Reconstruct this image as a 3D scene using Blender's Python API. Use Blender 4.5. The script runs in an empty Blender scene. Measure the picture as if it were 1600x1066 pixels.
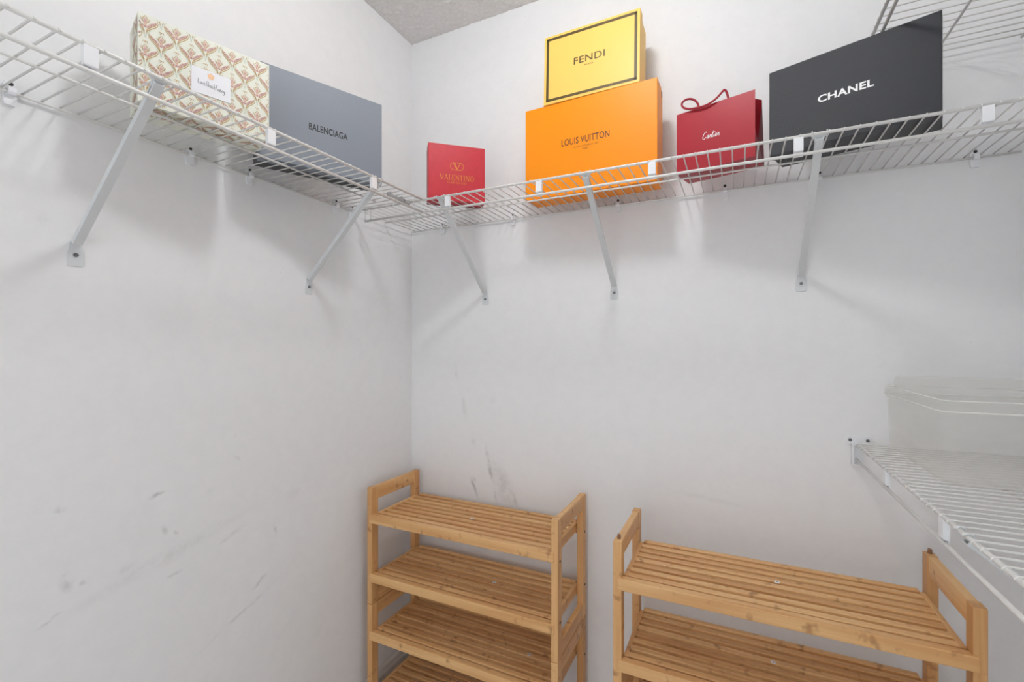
import bpy, bmesh, math, random
from mathutils import Vector, Matrix
random.seed(7)
SC = bpy.context.scene
C = SC.collection
R = math.radians

# ---------------------------------------------------------------- camera
cam_d = bpy.data.cameras.new('camera')
cam_d.sensor_width = 36.0
cam_d.lens = 36.0 * 725.0 / 1600.0
cam_d.shift_y = 7.0 / 1600.0
cam_d.clip_start = 0.02
cam = bpy.data.objects.new('camera', cam_d)
cam.location = (1.12, -1.43, 1.21)
cam.rotation_euler = (R(90), 0, R(25.9))
C.objects.link(cam)
SC.camera = cam

# ---------------------------------------------------------------- world, exposure
wd = bpy.data.worlds.new('world')
SC.world = wd
wd.use_nodes = True
wd.node_tree.nodes['Background'].inputs[0].default_value = (0.93, 0.97, 1.0, 1)
wd.node_tree.nodes['Background'].inputs[1].default_value = 2.3
LAMP_STRENGTH = 80.0
SC.view_settings.view_transform = 'Standard'
SC.view_settings.look = 'None'
SC.view_settings.gamma = 1.0
SC.view_settings.use_curve_mapping = False
SC.view_settings.exposure = 0.02
SC.cycles.diffuse_bounces = 5
SC.cycles.transparent_max_bounces = 24
SC.cycles.use_adaptive_sampling = True
SC.cycles.adaptive_threshold = 0.025
SC.cycles.adaptive_min_samples = 16

# ---------------------------------------------------------------- material helpers
def srgb(r, g, b):
    f = lambda c: (c / 12.92) if c <= .04045 else ((c + .055) / 1.055) ** 2.4
    return (f(r / 255), f(g / 255), f(b / 255), 1)

class NT:
    def __init__(s, name, rough=.5, col=(.8, .8, .8, 1), spec=.5, metal=0):
        s.m = bpy.data.materials.new(name); s.m.use_nodes = True
        s.t = s.m.node_tree
        s.b = s.t.nodes['Principled BSDF']
        s.b.inputs['Base Color'].default_value = col
        s.b.inputs['Roughness'].default_value = rough
        s.b.inputs['Specular IOR Level'].default_value = spec
        s.b.inputs['Metallic'].default_value = metal
    def n(s, typ, **kw):
        nd = s.t.nodes.new(typ)
        for k, v in kw.items():
            if k.startswith('i_'):
                nd.inputs[k[2:].replace('_', ' ')].default_value = v
            else:
                setattr(nd, k, v)
        return nd
    def l(s, a, b): s.t.links.new(a, b)
    def math(s, op, a, b=None, clamp=False):
        nd = s.t.nodes.new('ShaderNodeMath'); nd.operation = op; nd.use_clamp = clamp
        for i, v in enumerate((a, b)):
            if v is None: continue
            if isinstance(v, (int, float)): nd.inputs[i].default_value = v
            else: s.l(v, nd.inputs[i])
        return nd.outputs[0]
    def mix(s, fac, a, b, blend='MIX'):
        nd = s.t.nodes.new('ShaderNodeMix'); nd.data_type = 'RGBA'; nd.blend_type = blend
        for i, v in ((0, fac), (6, a), (7, b)):
            if isinstance(v, (int, float, tuple)): nd.inputs[i].default_value = v
            else: s.l(v, nd.inputs[i])
        return nd.outputs[2]
    def bump(s, h, strength, dist):
        nd = s.n('ShaderNodeBump'); nd.inputs['Strength'].default_value = strength
        nd.inputs['Distance'].default_value = dist
        s.l(h, nd.inputs['Height']); s.l(nd.outputs[0], s.b.inputs['Normal'])

def simple(name, col, rough=.5, spec=.5, metal=0, var=.04, scale=30, bump=0, bscale=200):
    """plain paint / board with a slight procedural unevenness"""
    t = NT(name, rough, col, spec, metal)
    tc = t.n('ShaderNodeTexCoord')
    nz = t.n('ShaderNodeTexNoise', i_Scale=scale, i_Detail=4.0)
    t.l(tc.outputs['Object'], nz.inputs['Vector'])
    dark = tuple(c * (1 - var * 2) for c in col[:3]) + (1,)
    lite = tuple(min(1, c * (1 + var)) for c in col[:3]) + (1,)
    t.l(t.mix(nz.outputs[0], dark, lite), t.b.inputs['Base Color'])
    if bump:
        n2 = t.n('ShaderNodeTexNoise', i_Scale=bscale, i_Detail=3.0)
        t.l(tc.outputs['Object'], n2.inputs['Vector'])
        t.bump(n2.outputs[0], bump, .001)
    return t.m

def wall_mat(name, axis, smudges, gain):
    """flat white paint with scuff marks of their own shape.
    smudges: (a0, z0, a1, z1, half_width, strength); a runs along x or y of the wall"""
    t = NT(name)
    tc = t.n('ShaderNodeTexCoord'); v = tc.outputs['Object']
    nz = t.n('ShaderNodeTexNoise', i_Scale=24.0, i_Detail=3.0, i_Roughness=.72); t.l(v, nz.inputs['Vector'])
    col = t.mix(nz.outputs[0], srgb(231, 231, 233), srgb(240, 240, 240))
    total = None
    if smudges:
        rag = t.n('ShaderNodeMapRange'); rag.inputs[1].default_value = .38; rag.inputs[2].default_value = .62
        t.l(nz.outputs[0], rag.inputs[0])
        wob = t.n('ShaderNodeVectorMath', operation='MULTIPLY_ADD')
        wob.inputs[1].default_value = (.02, .02, .02)
        t.l(nz.outputs[1], wob.inputs[0]); t.l(v, wob.inputs[2])
        for a0, z0, a1, z1, hw, st in smudges:
            mp = t.n('ShaderNodeMapping', vector_type='TEXTURE')
            ma, mz = (a0 + a1) / 2 + .01, (z0 + z1) / 2 + .01
            ln = max(math.hypot(a1 - a0, z1 - z0) / 2, hw)
            ang = math.atan2(z1 - z0, a1 - a0)
            if axis == 'x':
                mp.inputs[1].default_value = (ma, 0, mz); mp.inputs[2].default_value = (0, -ang, 0); mp.inputs[3].default_value = (ln, 10, hw)
            else:
                mp.inputs[1].default_value = (0, ma, mz); mp.inputs[2].default_value = (ang, 0, 0); mp.inputs[3].default_value = (10, ln, hw)
            t.l(wob.outputs[0], mp.inputs[0])
            g = t.n('ShaderNodeTexGradient', gradient_type='SPHERICAL'); t.l(mp.outputs[0], g.inputs[0])
            k = t.math('MULTIPLY', g.outputs[1], st * gain)
            total = k if total is None else t.math('MAXIMUM', total, k)
        total = t.math('MULTIPLY', total, rag.outputs[0])
        spr = t.n('ShaderNodeMapRange'); spr.inputs[1].default_value = .70; spr.inputs[2].default_value = .76
        spr.inputs[4].default_value = .2; t.l(nz.outputs[0], spr.inputs[0])
        col = t.mix(t.math('MAXIMUM', total, spr.outputs[0]), col, srgb(118, 116, 114))
    d = t.n('ShaderNodeBsdfDiffuse'); t.l(col, d.inputs[0])
    t.l(d.outputs[0], [n for n in t.t.nodes if n.type == 'OUTPUT_MATERIAL'][0].inputs[0])
    t.t.nodes.remove(t.b)
    return t.m

def bamboo(name, axis):
    t = NT(name, .42, spec=.35)
    tc = t.n('ShaderNodeTexCoord'); oi = t.n('ShaderNodeObjectInfo')
    off = t.n('ShaderNodeVectorMath', operation='SCALE'); off.inputs[3].default_value = 37.0
    cmb = t.n('ShaderNodeCombineXYZ')
    for i in range(3): t.l(oi.outputs['Random'], cmb.inputs[i])
    t.l(cmb.outputs[0], off.inputs[0])
    ad = t.n('ShaderNodeVectorMath', operation='ADD'); t.l(tc.outputs['Object'], ad.inputs[0]); t.l(off.outputs[0], ad.inputs[1])
    def stretched(scales):
        mp = t.n('ShaderNodeMapping'); s = [scales[1]] * 3; s[axis] = scales[0]
        mp.inputs[3].default_value = s; t.l(ad.outputs[0], mp.inputs[0]); return mp.outputs[0]
    grain = t.n('ShaderNodeTexNoise', i_Scale=1.0, i_Detail=4.0, i_Roughness=.65)
    t.l(stretched((5, 190)), grain.inputs['Vector'])
    strip = t.n('ShaderNodeTexNoise', i_Scale=1.0, i_Detail=1.0); t.l(stretched((3.2, 40)), strip.inputs['Vector'])
    knot = t.n('ShaderNodeTexNoise', i_Scale=1.0, i_Detail=2.0); t.l(stretched((40, 30)), knot.inputs['Vector'])
    kr = t.n('ShaderNodeMapRange'); kr.inputs[1].default_value = .63; kr.inputs[2].default_value = .76
    t.l(knot.outputs[0], kr.inputs[0])
    c = t.mix(grain.outputs[0], srgb(212, 156, 98), srgb(250, 213, 158))
    sr = t.n('ShaderNodeMapRange'); sr.inputs[1].default_value = .35; sr.inputs[2].default_value = .65
    t.l(strip.outputs[0], sr.inputs[0])
    c = t.mix(t.math('MULTIPLY', sr.outputs[0], .55), c, srgb(206, 148, 92))
    c = t.mix(t.math('MULTIPLY', kr.outputs[0], .6), c, srgb(134, 82, 40))
    tint = t.mix(oi.outputs['Random'], srgb(232, 222, 212), (1, 1, 1, 1))
    c = t.mix(1.0, c, tint, 'MULTIPLY')
    t.l(c, t.b.inputs['Base Color'])
    t.bump(grain.outputs[0], .08, .001)
    return t.m

M = {}
M['wall_back'] = wall_mat('wall_paint_back', 'x', [
    (.192, 1.16, .204, 1.08, .010, .28), (.228, 1.04, .242, .93, .012, .26), (.262, .90, .282, .84, .018, .16),
    (.318, .88, .372, .64, .011, .55), (.335, .84, .445, .62, .045, .30), (.425, .72, .448, .64, .010, .5),
    (.255, .752, .300, .655, .009, .55), (.268, .745, .285, .72, .008, .4), (.345, 1.03, .355, 1.01, .018, .12),
    (.90, .79, 1.2, .76, .01, .10)], 1.0)
M['wall_left'] = wall_mat('wall_paint_left', 'y', [
    (-.885, .882, -.850, .893, .006, .75), (-1.028, .915, -1.02, .90, .010, .45), (-.855, .825, -.846, .79, .007, .5),
    (-.835, .795, -.825, .79, .006, .5), (-.70, .94, -.68, .922, .004, .45), (-.592, .73, -.578, .70, .006, .5),
    (-1.022, .80, -1.012, .745, .012, .5), (-1.0, .76, -.985, .755, .008, .5), (-1.07, .70, -1.02, .722, .004, .5),
    (-1.06, .70, -.62, .80, .020, .22), (-.94, .745, -.90, .765, .014, .3), (-.85, .70, -.81, .712, .005, .5),
    (-.80, .49, -.55, .59, .006, .38), (-.66, .58, -.60, .61, .006, .4), (-.74, .73, -.66, .76, .008, .3),
    (-.56, .79, -.50, .80, .02, .15), (-1.06, 1.436, -1.05, 1.438, .018, .22), (-.77, .86, -.74, .875, .01, .15)], .75)
M['wall'] = wall_mat('wall_paint', 'x', [], 0)

def ceiling_mat():
    t = NT('popcorn_ceiling', .9, srgb(226, 223, 221), .1)
    tc = t.n('ShaderNodeTexCoord')
    b = t.n('ShaderNodeTexNoise', i_Scale=120.0, i_Detail=1.0); t.l(tc.outputs['Object'], b.inputs['Vector'])
    t.l(t.mix(b.outputs[0], srgb(216, 212, 210), srgb(238, 236, 234)), t.b.inputs['Base Color'])
    return t.m
M['ceiling'] = ceiling_mat()

def floor_mat():
    t = NT('pale_floor', .35, srgb(200, 194, 186))
    tc = t.n('ShaderNodeTexCoord')
    nz = t.n('ShaderNodeTexNoise', i_Scale=5.0, i_Detail=6.0); t.l(tc.outputs['Object'], nz.inputs['Vector'])
    t.l(t.mix(nz.outputs[0], srgb(212, 209, 204), srgb(230, 228, 224)), t.b.inputs['Base Color'])
    return t.m
M['floor'] = floor_mat()
M['trim'] = simple('trim_white', srgb(228, 227, 225), .35)
M['wire'] = simple('white_vinyl_wire', srgb(226, 225, 222), .32, var=.02)
M['strut'] = simple('white_enamel_strut', srgb(214, 217, 219), .35, var=.02)
M['clip'] = simple('white_plastic_clip', srgb(236, 237, 240), .35, var=.015)
M['grey_clip'] = simple('grey_plastic_connector', srgb(176, 176, 176), .4)
M['screw'] = simple('screw_steel', srgb(120, 120, 122), .35, metal=.8)
M['dark'] = simple('dark_hole', srgb(48, 45, 42), .7)
M['bam'] = [bamboo('bamboo_along_x', 0), bamboo('bamboo_along_y', 1), bamboo('bamboo_along_z', 2)]
M['peg'] = simple('peg_wood', srgb(140, 100, 72), .5)
M['sticker'] = simple('sticker_paper', srgb(238, 236, 232), .5)
M['sticker_ink'] = simple('sticker_ink', srgb(120, 116, 110), .6)
M['orange'] = simple('orange_board', srgb(250, 146, 4), .42, .35, var=.01, scale=6)
M['brown_ink'] = simple('brown_print', srgb(98, 50, 16), .5)
M['yellow'] = simple('yellow_board', srgb(246, 198, 100), .42, .35, var=.01, scale=6)
M['olive_ink'] = simple('dark_olive_print', srgb(84, 68, 24), .5)
M['black_ink'] = simple('black_print', srgb(30, 31, 36), .5)
M['white_ink'] = simple('white_print', srgb(245, 245, 245), .5)
M['gold_ink'] = simple('gold_print', srgb(222, 132, 40), .4)
M['grey_board'] = simple('slate_grey_board', srgb(130, 136, 146), .5, .4, var=.03, scale=160, bump=.10, bscale=900)
M['dark_board'] = simple('dark_grey_board', srgb(74, 75, 76), .6, var=.03)
M['red_board'] = simple('red_grained_board', srgb(196, 44, 56), .42, .4, var=.08, scale=60, bump=.25, bscale=260)
M['dark_red'] = simple('dark_red_edge', srgb(128, 34, 42), .5)
M['bag_red'] = simple('wine_red_paper', srgb(168, 32, 46), .36, .45, var=.04, scale=14)
M['rope_red'] = simple('red_cord', srgb(160, 26, 46), .6)
M['cream'] = simple('cream_paper', srgb(229, 230, 217), .55, .3, var=.02)
M['tan_ink'] = simple('tan_print', srgb(184, 150, 92), .55)
M['pink_ink'] = simple('dusty_pink_print', srgb(220, 186, 172), .55)
M['mauve_ink'] = simple('mauve_print', srgb(170, 132, 132), .55)
M['green_ink'] = simple('pale_green_print', srgb(198, 208, 190), .55)
M['peach_ink'] = simple('peach_print', srgb(240, 190, 140), .55)
M['card'] = simple('card_paper', srgb(232, 232, 236), .5, var=.01)

def leather_board():
    t = NT('black_grained_board', .36, srgb(34, 36, 42), .45)
    tc = t.n('ShaderNodeTexCoord')
    v = t.n('ShaderNodeTexVoronoi', i_Scale=900.0); t.l(tc.outputs['Object'], v.inputs['Vector'])
    nz = t.n('ShaderNodeTexNoise', i_Scale=620.0, i_Detail=3.0); t.l(tc.outputs['Object'], nz.inputs['Vector'])
    t.bump(t.math('ADD', v.outputs[0], nz.outputs[0]), .35, .0012)
    return t.m
M['black_board'] = leather_board()

def bin_mat():
    """clear polypropylene: mostly see-through with a milky scatter"""
    t = NT('frosted_clear_plastic', .5, (.97, .97, .96, 1), .2)
    tr = t.n('ShaderNodeBsdfTransparent'); tr.inputs[0].default_value = (.99, .99, .985, 1)
    tl = t.n('ShaderNodeBsdfTranslucent'); tl.inputs[0].default_value = (.97, .97, .96, 1)
    nz = t.n('ShaderNodeTexNoise', i_Scale=9.0, i_Detail=2.0)
    mr = t.n('ShaderNodeMapRange'); mr.inputs[3].default_value = .12; mr.inputs[4].default_value = .17
    t.l(nz.outputs[0], mr.inputs[0])
    m0 = t.n('ShaderNodeMixShader'); m0.inputs[0].default_value = .5
    ms = t.n('ShaderNodeMixShader'); t.l(mr.outputs[0], ms.inputs[0])
    t.l(t.b.outputs[0], m0.inputs[1]); t.l(tl.outputs[0], m0.inputs[2])
    out = [n for n in t.t.nodes if n.type == 'OUTPUT_MATERIAL'][0]
    t.l(tr.outputs[0], ms.inputs[1]); t.l(m0.outputs[0], ms.inputs[2]); t.l(ms.outputs[0], out.inputs[0])
    return t.m
M['bin'] = bin_mat()

def lamp_mat():
    t = NT('lit_glass', .3)
    t.b.inputs['Emission Color'].default_value = (.965, .985, 1.0, 1)
    t.b.inputs['Emission Strength'].default_value = LAMP_STRENGTH
    return t.m
M['lamp'] = lamp_mat()

# ---------------------------------------------------------------- mesh helpers
class MB:
    def __init__(s): s.v = []; s.f = []
    def add(s, vs, fs):
        o = len(s.v); s.v += [tuple(p) for p in vs]; s.f += [tuple(o + i for i in f) for f in fs]; return s
    def box(s, a, b):
        (x0, y0, z0), (x1, y1, z1) = a, b
        return s.add([(x0, y0, z0), (x1, y0, z0), (x1, y1, z0), (x0, y1, z0), (x0, y0, z1), (x1, y0, z1), (x1, y1, z1), (x0, y1, z1)],
                     [(3, 2, 1, 0), (4, 5, 6, 7), (0, 1, 5, 4), (1, 2, 6, 5), (2, 3, 7, 6), (3, 0, 4, 7)])
    def tube(s, pts, r, n=8, caps=True):
        pts = [Vector(p) for p in pts]; rings = []
        up = None
        for i, p in enumerate(pts):
            d = (pts[min(i + 1, len(pts) - 1)] - pts[max(i - 1, 0)]).normalized()
            if up is None:
                up = Vector((0, 0, 1)) if abs(d.z) < .9 else Vector((1, 0, 0))
            x = (up - d * up.dot(d)).normalized(); y = d.cross(x); up = x
            rr = r[i] if isinstance(r, (list, tuple)) else r
            rings.append([p + (x * math.cos(2 * math.pi * k / n) + y * math.sin(2 * math.pi * k / n)) * rr for k in range(n)])
        vs = [q for ring in rings for q in ring]; fs = []
        for i in range(len(rings) - 1):
            for k in range(n):
                fs.append((i * n + k, i * n + (k + 1) % n, (i + 1) * n + (k + 1) % n, (i + 1) * n + k))
        if caps:
            fs.append(tuple(range(n - 1, -1, -1))); fs.append(tuple((len(rings) - 1) * n + k for k in range(n)))
        return s.add(vs, fs)
    def lathe(s, prof, n=24, cx=0, cy=0):
        vs = []; fs = []
        for r, z in prof:
            vs += [(cx + r * math.cos(2 * math.pi * k / n), cy + r * math.sin(2 * math.pi * k / n), z) for k in range(n)]
        for i in range(len(prof) - 1):
            for k in range(n):
                fs.append((i * n + k, i * n + (k + 1) % n, (i + 1) * n + (k + 1) % n, (i + 1) * n + k))
        return s.add(vs, fs)
    def prism(s, poly, fn, t0, t1):
        """poly: 2-D outline; fn(a, b, t) -> point"""
        n = len(poly)
        vs = [fn(a, b, t0) for a, b in poly] + [fn(a, b, t1) for a, b in poly]
        fs = [tuple(range(n)), tuple(range(2 * n - 1, n - 1, -1))] + [(i, i + n, (i + 1) % n + n, (i + 1) % n) for i in range(n)]
        return s.add(vs, fs)
    def ribbon(s, pts, w, y):
        """flat printed stroke in the local xz plane"""
        pts = [Vector((p[0], p[1])) for p in pts]; vs = []
        for i, p in enumerate(pts):
            d = (pts[min(i + 1, len(pts) - 1)] - pts[max(i - 1, 0)])
            d = d.normalized() if d.length > 1e-9 else Vector((1, 0))
            nn = Vector((-d.y, d.x)) * (w[i] if isinstance(w, (list, tuple)) else w) / 2
            vs += [(p.x + nn.x, y, p.y + nn.y), (p.x - nn.x, y, p.y - nn.y)]
        fs = [(2 * i, 2 * i + 1, 2 * i + 3, 2 * i + 2) for i in range(len(pts) - 1)]
        return s.add(vs, fs)
    def mesh(s, name, bevel=0, seg=2, smooth=False):
        me = bpy.data.meshes.new(name); me.from_pydata(s.v, [], s.f)
        bm = bmesh.new(); bm.from_mesh(me)
        bmesh.ops.recalc_face_normals(bm, faces=bm.faces)
        if bevel:
            bmesh.ops.bevel(bm, geom=[e for e in bm.edges], offset=bevel, segments=seg, affect='EDGES', profile=.6)
        bm.to_mesh(me); bm.free()
        if smooth: me.polygons.foreach_set('use_smooth', [True] * len(me.polygons))
        me.update(); return me
    def build(s, name, mat, parent=None, bevel=0, seg=2, smooth=False):
        return link(name, s.mesh(name, bevel, seg, smooth), mat, parent)

def link(name, me, mat, parent=None, loc=(0, 0, 0), rot=(0, 0, 0)):
    if mat is not None and not me.materials: me.materials.append(mat)
    o = bpy.data.objects.new(name, me); C.objects.link(o); o.parent = parent
    o.location = loc; o.rotation_euler = rot
    return o

def tag(o, label=None, cat=None, group=None, kind=None):
    for k, v in (('label', label), ('category', cat), ('group', group), ('kind', kind)):
        if v: o[k] = v
    return o

def thing(name, label, cat, loc=(0, 0, 0), rot=(0, 0, 0), group=None):
    o = bpy.data.objects.new(name, None); C.objects.link(o)
    o.empty_display_size = .05
    o.location = loc; o.rotation_euler = rot
    return tag(o, label, cat, group)

def text_mesh(body, x0, x1, z0, z1, y, bold=0.0, name='lettering'):
    """lettering from the built-in font, fitted to a rectangle of the local xz plane"""
    cu = bpy.data.curves.new(name, 'FONT'); cu.body = body; cu.resolution_u = 4; cu.offset = bold
    cu.space_character = 1.05
    ob = bpy.data.objects.new('tmp_text', cu); C.objects.link(ob)
    dg = bpy.context.evaluated_depsgraph_get(); dg.update()
    me = bpy.data.meshes.new_from_object(ob.evaluated_get(dg))
    bpy.data.objects.remove(ob)
    me.name = name
    xs = [v.co.x for v in me.vertices]; ys = [v.co.y for v in me.vertices]
    ax, bx, ay, by = min(xs), max(xs), min(ys), max(ys)
    for v in me.vertices:
        v.co = Vector((x0 + (v.co.x - ax) / (bx - ax) * (x1 - x0), y, z0 + (v.co.y - ay) / (by - ay) * (z1 - z0)))
    me.materials.clear()
    return me

# ---------------------------------------------------------------- the room
XR, YF, H = 1.695, -2.25, 2.362      # right wall, front wall, ceiling height
T = .1
def struct(name, mb, mat, label=None):
    o = mb.build(name, mat); o['kind'] = 'structure'
    if label: o['label'] = label
    return o
struct('floor', MB().box((-T, YF - T, -.08), (XR + T, T, 0)), M['floor'], 'pale floor of the closet under the racks')
def popcorn_ceiling():
    """slab whose underside is a fine lumpy sheet"""
    import numpy as np
    rng = np.random.default_rng(3)
    st = .0058
    nx, ny = int((XR + 2 * T) / st), int((-YF + 2 * T) / st)
    g = rng.random((nx, ny)) ** 2.2
    g = g * .75 + .25 * (np.roll(g, 1, 0) + np.roll(g, 1, 1)) / 2
    xs = np.linspace(-T, XR + T, nx); ys_ = np.linspace(YF - T, T, ny)
    X, Y = np.meshgrid(xs, ys_, indexing='ij')
    X = X + (rng.random((nx, ny)) - .5) * st * .6; Y = Y + (rng.random((nx, ny)) - .5) * st * .6
    V = np.stack([X, Y, H + .001 - g * .0062], -1).reshape(-1, 3)
    a = (np.arange(nx - 1)[:, None] * ny + np.arange(ny - 1)[None]).reshape(-1)
    F = np.stack([a, a + 1, a + ny + 1, a + ny], -1)
    me = bpy.data.meshes.new('ceiling')
    me.vertices.add(len(V)); me.vertices.foreach_set('co', V.astype('f').ravel())
    me.loops.add(F.size); me.loops.foreach_set('vertex_index', F.astype('i').ravel())
    me.polygons.add(len(F)); me.polygons.foreach_set('loop_start', np.arange(0, F.size, 4).astype('i'))
    me.update(calc_edges=True)
    me.polygons.foreach_set('use_smooth', [True] * len(F))
    bm = bmesh.new(); bm.from_mesh(me)
    bx = bmesh.ops.create_cube(bm, size=1, matrix=Matrix.Translation(((XR) / 2, YF / 2, H + .042)) @ Matrix.Diagonal((XR + 2 * T, -YF + 2 * T, .08, 1)))
    bm.to_mesh(me); bm.free()
    o = link('ceiling', me, M['ceiling']); o['kind'] = 'structure'; o['label'] = 'rough popcorn-textured ceiling above the corner'
popcorn_ceiling()
struct('wall_back', MB().box((0, 0, 0), (XR, T, H)), M['wall_back'], 'scuffed white wall behind the slatted racks')
struct('wall_left', MB().box((-T, YF, 0), (0, T, H)), M['wall_left'], 'scuffed white wall left of the corner')
struct('wall_right', MB().box((XR, YF, 0), (XR + T, T, H)), M['wall'], 'white wall carrying the right-hand wire shelves')
DX0, DX1, DH = .42, 1.25, 2.05       # doorway behind the camera
struct('wall_front', MB().box((-T, YF - T, 0), (DX0, YF, H)).box((DX1, YF - T, 0), (XR + T, YF, H)).box((DX0, YF - T, DH), (DX1, YF, H)),
       M['wall'], 'white wall with the open doorway behind the camera')
struct('trim_1', MB().box((DX0 - .06, YF, 0), (DX0, YF + .015, DH)).box((DX1, YF, 0), (DX1 + .06, YF + .015, DH)).box((DX0 - .06, YF, DH), (DX1 + .06, YF + .015, DH + .06)),
       M['trim'], 'white casing round the doorway')
def base_profile(h=.092, d=.013):
    return [(0, 0), (d, 0), (d, h * .72), (d * .7, h * .8), (d * .55, h * .93), (d * .25, h), (0, h)]
struct('baseboard_back', MB().prism(base_profile(), lambda a, b, t: (t, -a, b), .013, XR - .013), M['trim'], 'white baseboard along the back wall')
struct('baseboard_left', MB().prism(base_profile(), lambda a, b, t: (a, t, b), YF, 0), M['trim'], 'white baseboard along the left wall')
struct('baseboard_right', MB().prism(base_profile(), lambda a, b, t: (XR - a, t, b), YF, 0), M['trim'], 'white baseboard along the right wall')

# ceiling lamp: the light the shadows point back to
lamp = thing('ceiling_lamp', 'small round glass ceiling lamp in the middle of the closet ceiling', 'lamp', (.81, -.75, H))
MB().lathe([(.0, 0), (.075, 0), (.075, -.012), (.06, -.022), (.0, -.022)]).build('lamp_base', M['trim'], lamp, smooth=True)
MB().lathe([(.0, -.112), (.03, -.108), (.055, -.092), (.068, -.068), (.066, -.045), (.055, -.026), (.0, -.022)]).build('glass_globe', M['lamp'], lamp, smooth=True)

# ---------------------------------------------------------------- wire shelves
RT, RL, RM, RW = .0034, .0034, .0026, .0017   # radii: front rod, lip rod, middle/back rod, deck wire
LIP = .040
PITCH = .0254
_wire_cache = {}
def wire_mesh(D):
    if D not in _wire_cache:
        r = RW
        pts = [(0, -.004, -r), (0, -D + .004, -r), (0, -D - .0012, -r - .0001), (0, -D - .0040, -r - .0016), (0, -D - .0048, -r - .0042)]
        _wire_cache[D] = MB().tube(pts, r, 6).mesh('wire', smooth=True)
        _wire_cache[D].materials.append(M['wire'])
    return _wire_cache[D]

lipclip = MB()
# white plastic band that grips the front rod from below and ends behind the lip rod
prof = [(-.0034, -.0070), (-.0022, -.0052), (.0030, -.0052), (.0046, -.0075), (.0046, -LIP - .004), (.0036, -LIP - .006), (.0024, -LIP - .004), (.0026, -LIP + .004), (-.0024, -LIP + .0045), (-.0034, -LIP + .006)]
lipclip.prism(prof, lambda a, b, t: (t, a, b), -.0085, .0085)
LIPCLIP = lipclip.mesh('lip_clip', 0); LIPCLIP.materials.append(M['clip'])

wc = MB()
wc.prism([(-.0065, -.026), (.0065, -.026), (.0085, -.020), (.0085, .008), (.0055, .015), (-.0055, .015), (-.0085, .008), (-.0085, -.020)],
         lambda a, b, t: (a, t, b), 0, -.006)
wc.prism([(0, -.010), (-.013, -.010), (-.0155, -.006), (-.0155, .0015), (-.012, .004), (-.006, .004), (-.006, .000), (-.0105, -.001), (-.0105, -.0052), (0, -.0055)],
         lambda a, b, t: (t, a, b), -.005, .005)
WALLCLIP = wc.mesh('wall_clip'); WALLCLIP.materials.append(M['clip'])
SCREW = MB().prism([(.0040 * math.cos(2 * math.pi * k / 10), .0040 * math.sin(2 * math.pi * k / 10)) for k in range(10)], lambda a, b, t: (a, t, b), 0, -.0022).mesh('screw')
SCREW.materials.append(M['screw'])
HOLE = MB().prism([(.0036 * math.cos(2 * math.pi * k / 10), .0036 * math.sin(2 * math.pi * k / 10)) for k in range(10)], lambda a, b, t: (a, t, b), 0, -.0012).mesh('screw_recess')
HOLE.materials.append(M['dark'])

def strut_part(parent, x, D, drop=.262, xt=None):
    """diagonal support: channel from the front rod down to a plate screwed to the wall"""
    xt = x if xt is None else xt
    top = Vector((xt, -D + .002, -.012)); bot = Vector((x, -.006, -drop + .010))
    d = (bot - top).normalized(); sx = Vector((1, 0, 0)); sx = (sx - d * sx.dot(d)).normalized(); up = d.cross(sx)
    mb = MB()
    w, h, tk = .0072, .0052, .0014
    pr = [(-w, -h), (-w, h), (-w + tk, h), (-w + tk, -h + tk), (w - tk, -h + tk), (w - tk, h), (w, h), (w, -h)]
    L = (bot - top).length
    sgn = 1 if up.z > 0 else -1
    mb.prism(pr, lambda a, b, t: tuple(top + d * t + sx * a + up * (b * sgn)), 0, L)
    s = mb.build('support_strut', M['strut'], parent)
    # flared hook that grips the front rod
    hk = MB()
    out = [(-.0072, -.034), (-.0072, -.018), (-.010, -.011), (-.015, -.008), (-.015, -.0055), (.015, -.0055), (.015, -.008), (.010, -.011), (.0072, -.018), (.0072, -.034)]
    k = (bot.y - top.y) / (bot.z - top.z)
    hk.prism(out, lambda a, b, t: (xt + a, -D - .001 + (b + .006) * k * .8 + t, b), -.001, .001)
    hk.tube([(xt - .013, -D + .005, -.005), (xt - .013, -D + .0035, -.0010), (xt - .013, -D - .001, .0006), (xt - .013, -D - .0050, -.002)], .0014, 6)
    hk.tube([(xt + .013, -D + .005, -.005), (xt + .013, -D + .0035, -.0010), (xt + .013, -D - .001, .0006), (xt + .013, -D - .0050, -.002)], .0014, 6)
    hk.build('strut_hook', M['strut'], s)
    pl = MB().prism([(-.0125, -.030), (-.010, -.033), (.010, -.033), (.0125, -.030), (.0125, -.008), (.008, .012), (-.008, .012), (-.0125, -.008)],
                    lambda a, b, t: (x + a, t, -drop + b), 0, -.0022)
    pl.build('wall_plate', M['strut'], s, bevel=.0004, seg=1)
    link('screw', SCREW, None, s, (x, -.0022, -drop - .012))
    return s

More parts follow.
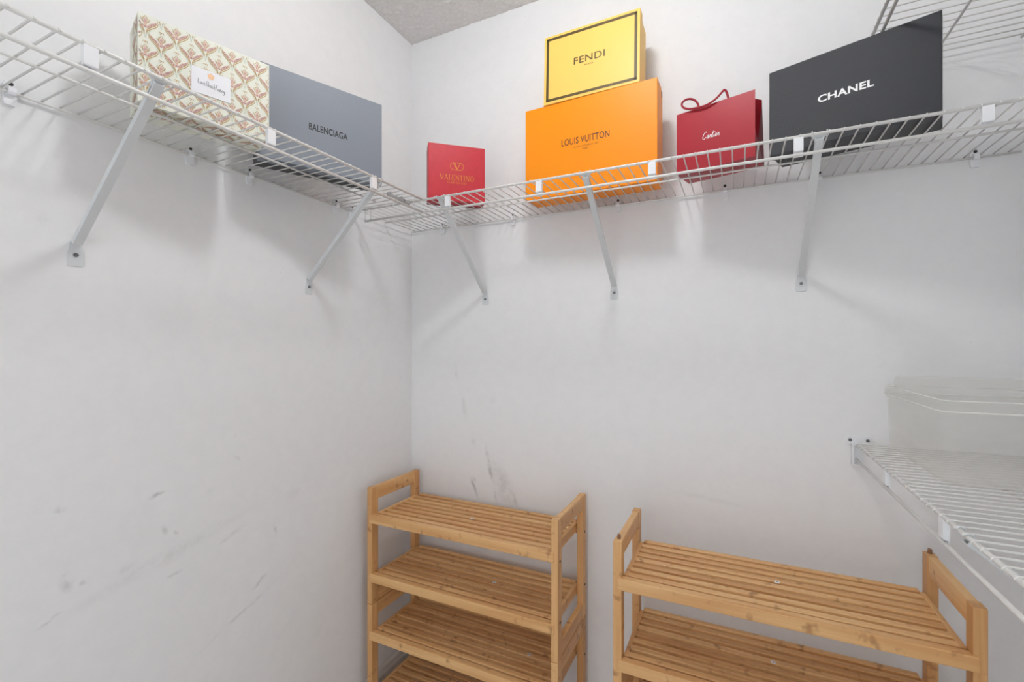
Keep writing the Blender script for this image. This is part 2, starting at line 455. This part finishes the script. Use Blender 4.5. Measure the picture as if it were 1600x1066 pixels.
def wire_shelf(label, loc, rz, D, x0, x1, wx0, wx1, clips, wallclips, struts, group='white wire shelves'):
    t = thing('wire_shelf', label, 'shelf', loc, (0, 0, rz), group)
    n = int(round((wx1 - wx0) / PITCH))
    me = wire_mesh(D)
    for i in range(n + 1):
        link('wire', me, None, t, (wx0 + i * PITCH, 0, 0))
    zr = -2 * RW
    MB().tube([(x0[0], -D - .001, zr - RT + .0021), (x1[0], -D - .001, zr - RT + .0021)], RT, 10).build('front_rod', M['wire'], t, smooth=True)
    MB().tube([(x0[1], -D - .001, -LIP - .002), (x1[1], -D - .001, -LIP - .002)], RL, 10).build('lip_rod', M['wire'], t, smooth=True)
    MB().tube([(x0[2], -D * .52, zr - RM), (x1[2], -D * .52, zr - RM)], RM, 8).build('middle_rod', M['wire'], t, smooth=True)
    MB().tube([(x0[3], -.008, zr - RM), (x1[3], -.008, zr - RM)], RM, 8).build('back_rod', M['wire'], t, smooth=True)
    for c in clips: link('lip_clip', LIPCLIP, None, t, (c, -D - .001, 0))
    for c in wallclips:
        w = link('wall_clip', WALLCLIP, None, t, (c, 0, -.001))
        link('screw_recess', HOLE, None, w, (0, -.006, .0095))
    for s in struts:
        strut_part(t, s[0], D, s[1], s[2] if len(s) > 2 else None)
    return t

Z = 1.647
E4 = lambda v: (v, v, v, v)
back_shelf = wire_shelf('white wire shelf on three diagonal struts across the back wall under the orange box', (0, 0, Z), 0, .305,
    (.03, .055, .006, .006), E4(1.688), .018, 1.68, [.368, .653, .94, 1.234, 1.525], [.145, .432, .791, 1.089, 1.311, 1.612],
    [(.322, .262, .342), (.778, .262), (1.271, .262)])
for xx in (.056, .078):     # end wires closing the lip in the corner
    MB().tube([(xx, -.306, -.004), (xx, -.306, -LIP - .002)], .0022, 8).build('end_wire', M['wire'], back_shelf, smooth=True)
LY = -1.75
left_shelf = wire_shelf('white wire shelf on the left wall holding the floral box and the slate-grey box', (0, 0, Z), R(90), .280,
    E4(LY), (-.3125, -.3125, -.36, -.3125), LY + .012, -.318, [-1.674, -1.384, -1.094, -.806, -.515], [-1.69, -1.385, -1.092, -.803, -.66, -.378, -.312],
    [(-1.53, .255), (-1.004, .255), (-.476, .255, -.495)])
# corner connector: bar and clip that ties the left shelf to the front rod of the back shelf
mbc = MB()
mbc.tube([(-.405, -.232, -.009), (-.330, -.232, -.009)], .0042, 8)
mbc.box((-.400, -.239, -.014), (-.392, -.225, -.002)).box((-.352, -.239, -.014), (-.344, -.225, -.002))
mbc.tube([(-.336, -.232, -.010), (-.3115, -.232, -.010)], .0075, 10)
mbc.build('corner_connector', M['grey_clip'], left_shelf)

def right_shelf(label, z, ys, ye):
    # local x = distance from the back wall towards the camera
    t = wire_shelf(label, (XR, 0, z), R(-90), .305, (.012, .010, .05, .012), E4(ye), .016, ye - .01,
                   [ys + .29 * i for i in range(int((ye - ys) / .29) + 1)], [.1 + .29 * i for i in range(int((ye - .1) / .29) + 1)], [(.62, .262), (1.12, .262)])
    # end bracket on the back wall: plate with two screws above a cap that holds the lip
    p = MB()
    D = .305
    p.prism([(D - .032, .0), (D - .029, -.004), (D + .022, -.004), (D + .025, .0), (D + .025, .013), (D + .022, .017), (D - .029, .017), (D - .032, .013)],
            lambda a, b, tt: (tt, -a, b), 0, .004)
    p.box((0, -D - .011, -.052), (.013, -D - .0075, -.003)).box((0, -D - .011, -.056), (.016, -D + .010, -.052)).box((0, -D - .011, -.005), (.014, -D + .010, -.0042))
    p.box((0, -D - .011, -.056), (.0015, -D + .010, -.003))
    e = p.build('end_bracket', M['clip'], t)
    for a in (D - .022, D + .014):
        link('screw', SCREW, None, e, (.004, -a, .0065), (0, 0, R(90)))
    return t
low_shelf = right_shelf('white wire shelf at waist height on the right, seen from above under the clear bin', .966, .262, 1.5)
up_shelf = right_shelf('white wire shelf high on the right, seen from below above the black box', 1.90, .10, 1.5)

# ---------------------------------------------------------------- boxes on the shelf
def put(name, label, cat, front, rz, lean=0, group='boxes on the wire shelf'):
    t = thing(name, label, cat, (front[0], front[1], front[2] + .0004), (R(-lean), 0, R(rz)), group)
    t.rotation_mode = 'XYZ'
    return t
def carton(t, w, d, h, lid_d, mat, mat_body, inset=.0018, bev=.0012, body_name='body'):
    """gift box standing on its edge: lid turned to the room, body behind it. origin = front bottom centre"""
    lid = MB().box((-w / 2, 0, 0), (w / 2, lid_d, h)).build('lid', mat, t, bevel=bev)
    MB().box((-w / 2 + inset, lid_d - .004, inset), (w / 2 - inset, d, h - inset)).build(body_name, mat_body, t, bevel=bev)
    return lid
def print_text(t, body, w, h, fx0, fx1, fz0, fz1, mat, bold=0, name='lettering', label=None):
    o = link(name, text_mesh(body, fx0 * w, fx1 * w, fz0 * h, fz1 * h, -.00035, bold), mat, t)
    if label: o['label'] = label
    return o

# orange box
w, d, h = .388, .085, .272
t = put('gift_box', 'large orange gift box under the yellow box', 'box', (.736, -.153, Z), -2)
carton(t, w, d, h, .06, M['orange'], M['orange'])
print_text(t, 'LOUIS VUITTON', w, h, -.198, .169, .520, .592, M['brown_ink'], .012, label='dark brown capital lettering')
print_text(t, 'MAISON FONDÉE EN 1854', w, h, -.108, .088, .478, .496, M['brown_ink'], 0, label='small dark brown line of lettering')
print_text(t, 'PARIS', w, h, -.034, .008, .447, .463, M['brown_ink'], .01, label='small dark brown lettering')
MB().prism([(.055 + .014 * math.cos(math.pi * k / 10), h - .0022 - .02 * math.sin(math.pi * k / 10)) for k in range(11)], lambda a, b, tt: (w / 2 - .0018 + tt, a + .012, b), -.001, .0004).build('thumb_notch', M['brown_ink'], t)
# yellow box leaning back on the orange one
w, d, h = .28, .10, .205
t = put('gift_box', 'yellow gift box with dark border, leaning back on the orange box', 'box', (.744, -.156, Z + .2726), -1, 2.4)
carton(t, w, d, h, .030, M['yellow'], M['yellow'], inset=.0044)
b = .010; k = .0075
fr = MB()
for (x0, z0, x1, z1) in ((-w/2 + k, k, w/2 - k, k + b*.75), (-w/2 + k, h - k - b*.75, w/2 - k, h - k), (-w/2 + k, k, -w/2 + k + b*.75, h - k), (w/2 - k - b*.75, k, w/2 - k, h - k)):
    fr.box((x0, -.0005, z0), (x1, .001, z1))
fr.build('printed_border', M['olive_ink'], t)
print_text(t, 'FENDI', w, h, -.170, .155, .478, .575, M['olive_ink'], .008, label='dark capital lettering')
print_text(t, 'ROMA', w, h, -.056, .039, .422, .446, M['olive_ink'], .0, label='small dark lettering')
# black box
w, d, h = .294, .10, .193
t = put('gift_box', 'black leather-grain gift box with white lettering at the right', 'box', (1.326, -.249, Z), -18.3)
carton(t, w, d, h, .036, M['black_board'], M['dark_board'])
print_text(t, 'CHANEL', w, h, -.174, .156, .462, .542, M['white_ink'], .028, label='bold white lettering')
# slate grey box
w, d, h = .30, .085, .22
t = put('gift_box', 'slate-grey gift box with black lettering beside the floral box', 'box', (.188, -.583, Z), 67.05)
carton(t, w, d, h, .034, M['grey_board'], M['dark_board'], inset=.004)
print_text(t, 'BALENCIAGA', w, h, -.139, .183, .430, .508, M['black_ink'], .022, label='black capital lettering')

# stroke lettering -------------------------------------------------
def arc(cx, cz, rx, rz, a0, a1, n=14):
    return [(cx + rx * math.cos(R(a0 + (a1 - a0) * i / n)), cz + rz * math.sin(R(a0 + (a1 - a0) * i / n))) for i in range(n + 1)]
TH, TN = .15, .06     # thick and thin strokes of a serif capital of height 1
SERIF = {  # (width, [(points, width)])
    'V': (.9, [([(.10, 1), (.46, 0)], TH), ([(.80, 1), (.46, 0)], TN), ([(0, .98), (.28, .98)], TN), ([(.66, .98), (.92, .98)], TN)]),
    'A': (.9, [([(.44, 1), (.80, 0)], TH), ([(.44, 1), (.10, 0)], TN), ([(.22, .34), (.66, .34)], TN), ([(0, .02), (.24, .02)], TN), ([(.64, .02), (.94, .02)], TN)]),
    'L': (.68, [([(.18, 1), (.18, 0)], TH), ([(.04, .98), (.36, .98)], TN), ([(.04, .02), (.64, .02), (.66, .24)], TN)]),
    'E': (.70, [([(.18, 1), (.18, 0)], TH), ([(.04, .98), (.62, .98), (.63, .80)], TN), ([(.04, .02), (.64, .02), (.66, .22)], TN), ([(.18, .52), (.50, .52)], TN)]),
    'N': (.95, [([(.16, 1), (.16, 0)], TN), ([(.14, 1), (.80, 0)], TH), ([(.80, 1), (.80, 0)], TN), ([(.02, .98), (.2, .98)], TN), ([(.04, .02), (.3, .02)], TN), ([(.66, .98), (.93, .98)], TN)]),
    'T': (.78, [([(.38, 1), (.38, 0)], TH), ([(.02, .80), (.03, .98), (.73, .98), (.74, .80)], TN), ([(.22, .02), (.54, .02)], TN)]),
    'I': (.40, [([(.19, 1), (.19, 0)], TH), ([(.04, .98), (.34, .98)], TN), ([(.04, .02), (.34, .02)], TN)]),
    'O': (.98, [(arc(.46, .5, .38, .46, 0, 360, 24), .10)]),
    'G': (.95, [(arc(.46, .5, .38, .46, 40, 345, 20), .10), ([(.82, .38), (.82, .06)], TH), ([(.62, .40), (.92, .40)], TN)]),
    'R': (.85, [([(.18, 1), (.18, 0)], TH), ([(.04, .98), (.4, .98)] + arc(.42, .75, .2, .23, 90, -90, 8) + [(.2, .52)], .08), ([(.4, .5), (.76, .02)], TH), ([(.04, .02), (.34, .02)], TN)]),
}
SCRIPT = {  # single-line slanted hand, x height .45
    'C': (.80, [[(.72, .82), (.62, .95), (.42, .92), (.2, .65), (.12, .35), (.2, .08), (.4, .02), (.62, .14), (.78, .28)]]),
    'a': (.46, [[(.38, .40), (.26, .46), (.12, .34), (.06, .14), (.14, .02), (.26, .10), (.38, .40), (.34, .12), (.40, .02), (.50, .14)]]),
    'r': (.38, [[(.02, .12), (.14, .42), (.20, .46), (.22, .36), (.36, .44), (.30, .16), (.34, .03), (.44, .14)]]),
    't': (.30, [[(.02, .12), (.26, .90), (.12, .14), (.18, .02), (.32, .16)], [(.06, .56), (.40, .62)]]),
    'i': (.24, [[(.02, .12), (.14, .44), (.10, .10), (.16, .02), (.26, .14)], [(.19, .62), (.21, .70)]]),
    'e': (.38, [[(.02, .14), (.22, .26), (.30, .40), (.20, .46), (.08, .28), (.10, .06), (.22, .02), (.40, .16)]]),
    'L': (.55, [[(.18, 1), (.10, .10), (.22, .06), (.50, .12)]]),
    'o': (.40, [arc(.2, .23, .15, .2, 90, 450, 10)]),
    'v': (.36, [[(.02, .42), (.14, .04), (.32, .44)]]),
    'S': (.50, [[(.46, .86), (.30, .96), (.14, .80), (.24, .58), (.40, .36), (.30, .08), (.06, .10)]]),
    'h': (.42, [[(.10, .95), (.04, .02)], [(.06, .26), (.22, .46), (.30, .34), (.30, .02)]]),
    'c': (.36, [[(.30, .40), (.18, .46), (.06, .26), (.14, .04), (.32, .10)]]),
    'k': (.40, [[(.10, .95), (.04, .02)], [(.32, .46), (.08, .24), (.34, .02)]]),
    'F': (.46, [[(.16, .96), (.06, .02)], [(.14, .94), (.46, .98)], [(.12, .52), (.36, .56)]]),
    'n': (.40, [[(.06, .44), (.04, .02)], [(.06, .26), (.20, .46), (.28, .34), (.28, .02)]]),
    'y': (.42, [[(.06, .44), (.10, .14), (.24, .10), (.34, .44)], [(.34, .44), (.28, -.24), (.12, -.40)]]),
}
def strokes_mesh(text, font, x0, x1, z0, z1, y, script_w=.07, slant=0, gap=.06, skew=0):
    tot = sum(.3 if c == ' ' else font[c][0] for c in text) + gap * (len(text) - 1)
    sx = (x1 - x0) / tot; sz = z1 - z0; mb = MB(); cur = 0; n = 0
    for c in text:
        if c == ' ': cur += .3 + gap; continue
        wd_, st = font[c]
        for s in st:
            pts, sw = (s if font is SERIF else (s, script_w))
            P = [(x0 + (cur + a + slant * b_) * sx, z0 + b_ * sz + skew * (cur + a) / tot) for a, b_ in pts]
            mb.ribbon(P, sw * sz, y - .00002 * n); n += 1
        cur += wd_ + gap
    return mb.mesh('lettering')

# small red box turned towards the room
w, d, h = .173, .065, .17
t = put('gift_box', 'small red gift box with gold lettering near the corner', 'box', (.355, -.2355, Z), 42.4)
carton(t, w, d, h, .040, M['red_board'], M['dark_red'])
o = link('lettering', strokes_mesh('VALENTINO', SERIF, -.306 * w, .305 * w, .375 * h, .468 * h, -.0004), M['gold_ink'], t); o['label'] = 'gold serif lettering'
o = link('lettering', strokes_mesh('GARAVANI', SERIF, -.172 * w, .168 * w, .312 * h, .352 * h, -.0004), M['gold_ink'], t); o['label'] = 'small gold serif lettering'
lg = MB()
cx_, cz_ = -.004 * w, .622 * h
lg.ribbon([(cx_ + a, cz_ + b_) for a, b_ in arc(.0095, 0, .0105, .0112, -90, 90, 10) + arc(-.0095, 0, .0105, .0112, 90, 270, 10)] + [(cx_ + .0095, cz_ - .0112)], .0017, -.0004)
lg.ribbon([(cx_ - .0085, cz_ + .0085), (cx_ + .0005, cz_ - .009)], .0045, -.00045)
lg.ribbon([(cx_ + .0090, cz_ + .0085), (cx_ + .0005, cz_ - .009)], .0018, -.0005)
lg.ribbon([(cx_ - .0125, cz_ + .0085), (cx_ - .004, cz_ + .0085)], .0014, -.00055)
lg.ribbon([(cx_ + .005, cz_ + .0085), (cx_ + .0125, cz_ + .0085)], .0014, -.00055)
tag(lg.build('oval_emblem', M['gold_ink'], t), 'gold oval emblem with a V')

# wine red paper bag
w, h, db, dt = .1835, .154, .085, .062
t = put('paper_bag', 'wine-red glossy paper bag with rope handles between orange and black boxes', 'bag', (1.0685, -.198, Z), -15.3, group=None)
bag = MB()
yt0 = .0; yt1 = dt
vs = [(-w/2, 0, 0), (w/2, 0, 0), (w/2, db, 0), (-w/2, db, 0), (-w/2, yt0, h), (w/2, yt0, h), (w/2, yt1, h), (-w/2, yt1, h),
      (w/2 - .0, db/2, .0), (w/2 - .020, dt/2, h), (-w/2, db/2, 0), (-w/2 + .020, dt/2, h), (w/2 - .004, db/2, .05), (-w/2 + .004, db/2, .05)]
fs = [(0, 1, 5, 4), (2, 3, 7, 6), (0, 3, 2, 1)]
fs += [(1, 8, 12), (8, 2, 12), (1, 12, 9, 5), (12, 2, 6, 9)]
fs += [(0, 13, 10), (10, 13, 3), (0, 4, 11, 13), (13, 11, 7, 3)]
vs2 = vs
bag.add(vs2, fs)
bo = bag.build('bag_body', M['bag_red'], t)
md = bo.modifiers.new('paper', 'SOLIDIFY'); md.thickness = .0012; md.offset = -1
rope = [(-0.208, 0.93), (-0.208, 1.055), (-0.238, 1.129), (-0.298, 1.181), (-0.368, 1.194), (-0.417, 1.151), (-0.4, 1.08), (-0.324, 1.019), (-0.212, 0.992), (-0.085, 0.985), (0.03, 1.032), (0.102, 1.109), (0.13, 1.147), (0.154, 1.117), (0.174, 1.019), (.178, .93)]
ys = [.006, .004, .0, -.002, -.003, -.004, -.005, -.0055, -.006, -.006, -.0055, -.003, .0, .002, .004, .006]
def smooth_path(P, k=4):
    P = [Vector(p) for p in P]; out = []
    for i in range(len(P) - 1):
        p0, p1, p2, p3 = P[max(i - 1, 0)], P[i], P[i + 1], P[min(i + 2, len(P) - 1)]
        for j in range(k):
            u = j / k
            out.append(.5 * ((2 * p1) + (p2 - p0) * u + (2 * p0 - 5 * p1 + 4 * p2 - p3) * u * u + (3 * p1 - p0 - 3 * p2 + p3) * u ** 3))
    return out + [P[-1]]
MB().tube(smooth_path([(a * w, y_, b_ * h) for (a, b_), y_ in zip(rope, ys)]), .0026, 8).build('rope_handle', M['rope_red'], t, smooth=True)
MB().tube(smooth_path([(-.2 * w, dt - .004, .93 * h), (-.19 * w, dt - .002, 1.0 * h), (-.1 * w, dt - .006, 1.06 * h), (.05 * w, dt - .006, 1.06 * h), (.16 * w, dt - .002, 1.0 * h), (.17 * w, dt - .004, .93 * h)]), .0026, 8).build('rope_handle', M['rope_red'], t, smooth=True)
o = link('lettering', strokes_mesh('Cartier', SCRIPT, -.155 * w, .066 * w, .46 * h, .58 * h, -.0006, .075, slant=.25, gap=.06), M['white_ink'], t); o['label'] = 'white script lettering'

# floral box
w, d, h = .222, .085, .164
t = put('gift_box', 'cream gift box printed with pink and tan floral motifs and a white card', 'box', (.184, -.868, Z), 73.1)
carton(t, w, d, h, .055, M['cream'], M['cream'], inset=.0004)
MO = .036   # motif size
def motif():
    """fan-shaped flower: pale stem, double outline sweeping up to two tips, pink filling, curled flame in the middle"""
    out = {'tan': [], 'pink': [], 'mauve': [], 'green': []}
    for sgn in (-1, 1):
        for r_, dz in ((1.0, 0), (.95, .085)):
            out['tan'].append(([(sgn * .03, -.46 + dz), (sgn * .09, -.30 + dz), (sgn * .24 * r_, -.14 + dz), (sgn * .40 * r_, .00 + dz), (sgn * .50 * r_, .14 + dz), (sgn * .54 * r_, .30 + dz)], [.02, .036, .036, .036, .03, .012]))
        out['green'].append(([(sgn * .012, -.70), (sgn * .03, -.54), (sgn * .10, -.38), (sgn * .22, -.26)], .026))
        out['pink'].append(([(sgn * .06, -.18), (sgn * .17, -.02), (sgn * .30, .12), (sgn * .42, .23), (sgn * .49, .33)], [.10, .16, .14, .09, .02]))
        for mx, mz, mr_ in ((.12, -.08, .028), (.21, .03, .036), (.33, .13, .03), (.26, .10, .022), (.41, .22, .02)):
            out['mauve'].append((arc(sgn * mx, mz, mr_, mr_, 0, 360, 6), .03))
        out['tan'].append(([(sgn * .02, .04), (sgn * .11, .17), (sgn * .12, .28), (sgn * .05, .38), (sgn * .015, .48)], [.02, .03, .03, .028, .012]))
        out['tan'].append((arc(sgn * .055, .60, .045, .055, -90, 200, 8), .022))
        out['tan'].append(([(sgn * .10, .14), (sgn * .18, .24), (sgn * .17, .36)], [.03, .026, .008]))
    out['pink'].append(([(0, -.14), (0, .10), (0, .24), (0, .38)], [.08, .14, .16, .03]))
    out['mauve'].append((arc(0, -.10, .035, .035, 0, 360, 6), .03))
    out['mauve'].append((arc(0, .20, .03, .05, 0, 360, 6), .02))
    return out
mot = motif()
def motif_print(face, W, Hh):
    """face(a, b, lift) -> local point on the box; pieces outside the panel are cut"""
    for key, mat in (('green', 'green_ink'), ('pink', 'pink_ink'), ('tan', 'tan_ink'), ('mauve', 'mauve_ink')):
        lift = {'green': .00018, 'pink': .00022, 'tan': .00030, 'mauve': .00036}[key]
        mb = MB(); row = 0; b_ = -MO * .3
        while b_ < Hh + MO * .9:
            a_ = -W / 2 - MO + (row % 2) * MO * .65
            while a_ < W / 2 + MO:
                for pts, sw in mot[key]:
                    q = MB(); wdt = [x * MO for x in sw] if isinstance(sw, list) else sw * MO
                    q.ribbon([(a_ + p[0] * MO * 1.0, b_ + p[1] * MO * .95) for p in pts], wdt, 0)
                    for f_ in q.f:
                        vv = [q.v[i] for i in f_]
                        if all(-W / 2 + .0008 < p[0] < W / 2 - .0008 and .0008 < p[2] < Hh - .0008 for p in vv):
                            mb.add([face(p[0], p[2], lift) for p in vv], [(0, 1, 2, 3)])
                a_ += MO * 1.30
            b_ += MO * .72; row += 1
        mb.build('printed_motifs', M[mat], t)['kind'] = 'stuff'
motif_print(lambda a, b_, l_: (a, -l_, b_), w, h)
def bottom_face(a, b_, l_): return (a, b_, -l_ * .9)
motif_print(bottom_face, w, .054)
motif_print(lambda a, b_, l_: (-w / 2 - l_, a + .0275, b_), .054, h)
card = MB().box((-.135 * w, -.0011, .325 * h), (.168 * w, -.0004, .625 * h)).build('white_card', M['card'], t)
link('lettering', strokes_mesh('LoveShackFancy', SCRIPT, -.092 * w, .120 * w, .440 * h, .505 * h, -.0013, .055, slant=.1, gap=.05, skew=-.004), M['black_ink'], card)['label'] = 'thin handwritten script'
fl = MB()
for a in range(5):
    q = R(90 + 72 * a); c_ = (.012 * w + .0034 * math.cos(q),   .565 * h + .0034 * math.sin(q))
    fl.ribbon(arc(c_[0], c_[1], .0017, .0017, 0, 360, 8), .0022, -.00125 - a * .00001)
fl.build('printed_flower', M['peach_ink'], card)

# ---------------------------------------------------------------- slatted bamboo racks
RW_, RD, RH = .655, .25, .375
PX, PY = .020, .030
def rack_unit(name, label, loc, pegs, stickers, group):
    t = thing(name, label, 'rack', loc, (0, 0, 0), group)      # origin: front-left bottom corner
    bx, by, bz = M['bam']
    pm = MB().box((-PX / 2, -PY / 2, 0), (PX / 2, PY / 2, RH)).mesh('post', bevel=.002)
    pm.materials.append(bz)
    for x in (PX / 2, RW_ - PX / 2):
        for y in (PY / 2, RD - PY / 2):
            p = link('post', pm, None, t, (x, y, 0))
            for zz in (.100, .262):
                s = -1 if x < .1 else 1
                link('screw_recess', HOLE, None, p, (s * (PX / 2 - .0003), 0, zz), (0, 0, R(90) * s))
    rm = MB().box((-.008, PY - .001, 0), (.008, RD - PY + .001, .042)).mesh('side_rail', bevel=.0025); rm.materials.append(by)
    for x in (PX / 2, RW_ - PX / 2):
        link('side_rail', rm, None, t, (x, 0, RH - .0425))
        link('side_rail', rm, None, t, (x, 0, .0005))
    n = 9
    x0, x1 = PX + .0005, RW_ - PX - .0005
    fd = .004
    fy0 = .003; depth = RD - .006
    fw = .026
    pitch = (depth - fw) / (n - 1)
    sw = pitch - .0094
    slat = MB().box((x0 + .008, 0, -.012), (x1 - .008, sw, 0)).mesh('slat', bevel=.0016, seg=1); slat.materials.append(bx)
    front = MB().box((x0 - .010, 0, -.028), (x1 + .010, .020, 0)).mesh('front_rail', bevel=.003); front.materials.append(bx)
    back = MB().box((x0, 0, -.026), (x1, .014, -.0)).mesh('back_rail', bevel=.002); back.materials.append(bx)
    side = MB().box((0, .024, -.026), (.010, RD - .018, .0008)).mesh('end_rail', bevel=.0015); side.materials.append(by)
    cross = MB().box((-.011, .022, -.021), (.011, RD - .016, -.0122)).mesh('cross_bar', bevel=.001, seg=1); cross.materials.append(by)
    stk = MB().lathe([(0, .0009), (.0055, .0009), (.0062, .0)], 16).mesh('sticker'); stk.materials.append(M['sticker'])
    dot = MB().lathe([(0, .0013), (.0018, .0013), (.0020, .0008)], 8).mesh('printed_mark'); dot.materials.append(M['sticker_ink'])
    for zi, zz in enumerate((.100, .290)):
        sh = bpy.data.objects.new('shelf', front); C.objects.link(sh); sh.parent = t; sh.location = (0, -.003, zz)
        L0 = .0265
        pitch = (RD + .003 - .018 - L0) / (n - 2)
        for i in range(n - 1):
            link('slat', slat, None, sh, (0, L0 - .001 + i * pitch, 0))
        link('back_rail', back, None, sh, (0, RD - .0155, -.0105))
        link('end_rail', side, None, sh, (x0, 0, 0)); link('end_rail', side, None, sh, (x1 - .010, 0, 0))
        for f in (.2, .5, .8): link('cross_bar', cross, None, sh, (RW_ * f, 0, 0))
        sx_, sy_ = stickers[zi]
        s = link('sticker', stk, None, sh, (sx_, sy_, .0003)); s['label'] = 'small round white sticker'
        # pressed mark on the sticker is joined to the shelf level
        link('printed_mark', dot, None, sh, (sx_, sy_, .0003))
    for (x, y) in pegs:
        MB().lathe([(.0, .011), (.003, .0105), (.0042, .0085), (.0042, -.006)], 12, x, y).build('peg', M['peg'], t).location = (0, 0, RH)
    return t
LX, LYr = .043, -.285
RX, RYr = .857, -.345
G = 'stacked bamboo racks'
rack_unit('slatted_rack', 'bamboo two-shelf rack, lower one of the stack in the corner', (LX, LYr, .0), [], [(.33, .12), (.52, .123)], G)
rack_unit('slatted_rack', 'bamboo two-shelf rack, upper one of the stack in the corner', (LX, LYr, RH + .0012), [], [(.40, .127), (.329, .112)], G)
rack_unit('slatted_rack', 'bamboo two-shelf rack, lower one of the stack below the right-hand wire shelf', (RX, RYr, .0), [], [(.33, .12), (.30, .13)], G)
rack_unit('slatted_rack', 'bamboo two-shelf rack, upper one of the stack below the right-hand wire shelf', (RX, RYr, RH + .0012), [(.010, .018), (RW_ - .010, RD - .012)], [(.338, .148), (.345, .142)], G)

# ---------------------------------------------------------------- clear bin on the lower right shelf
def rrect(w_, d_, r_, n=5):
    out = []
    for cx, cy, a in ((w_/2 - r_, d_/2 - r_, 0), (-w_/2 + r_, d_/2 - r_, 90), (-w_/2 + r_, -d_/2 + r_, 180), (w_/2 - r_, -d_/2 + r_, 270)):
        for i in range(n + 1): out.append((cx + r_ * math.cos(R(a + 90 * i / n)), cy + r_ * math.sin(R(a + 90 * i / n))))
    return out
def loft(levels):
    mb = MB(); n = len(levels[0][0]); vs = []; fs = []
    for poly, z in levels: vs += [(a, b_, z) for a, b_ in poly]
    for i in range(len(levels) - 1):
        for k_ in range(n): fs.append((i * n + k_, i * n + (k_ + 1) % n, (i + 1) * n + (k_ + 1) % n, (i + 1) * n + k_))
    return mb, vs, fs, n
bw, bd = .238, .360
t = thing('storage_bin', 'translucent plastic storage bin with lid on the lower right wire shelf', 'bin', (1.442 + bw / 2, -.012 - bd / 2, .9665))
mb, vs, fs, n = loft([(rrect(bw - .016, bd - .02, .02), 0), (rrect(bw - .012, bd - .015, .02), .006), (rrect(bw - .004, bd - .004, .022), .118), (rrect(bw, bd, .022), .121), (rrect(bw, bd, .022), .129)])
fs.append(tuple(range(n - 1, -1, -1))); mb.add(vs, fs)
o = mb.build('bin_body', M['bin'], t); md = o.modifiers.new('wall', 'SOLIDIFY'); md.thickness = .0018
mb, vs, fs, n = loft([(rrect(bw + .006, bd + .006, .024), .126), (rrect(bw + .006, bd + .006, .024), .140), (rrect(bw, bd, .022), .146), (rrect(bw - .024, bd - .024, .018), .147), (rrect(bw - .03, bd - .03, .018), .168), (rrect(bw - .036, bd - .036, .016), .171)])
fs.append(tuple((len(vs) // n - 1) * n + k_ for k_ in range(n))); mb.add(vs, fs)
o = mb.build('bin_lid', M['bin'], t); md = o.modifiers.new('wall', 'SOLIDIFY'); md.thickness = .0018

M['rim'] = simple('milky_plastic_rim', srgb(226, 226, 222), .4, var=.01)
def ring(w_, d_, r_, z_, rad):
    p = [(a, b_, z_) for a, b_ in rrect(w_, d_, r_)]
    return MB().tube(p + [p[0]], rad, 6, caps=False)
ring(bw + .002, bd + .002, .022, .1275, .0016).build('bin_rim', M['rim'], t, smooth=True)
ring(bw - .006, bd - .006, .020, .1465, .0011).build('lid_ridge', M['rim'], t, smooth=True)
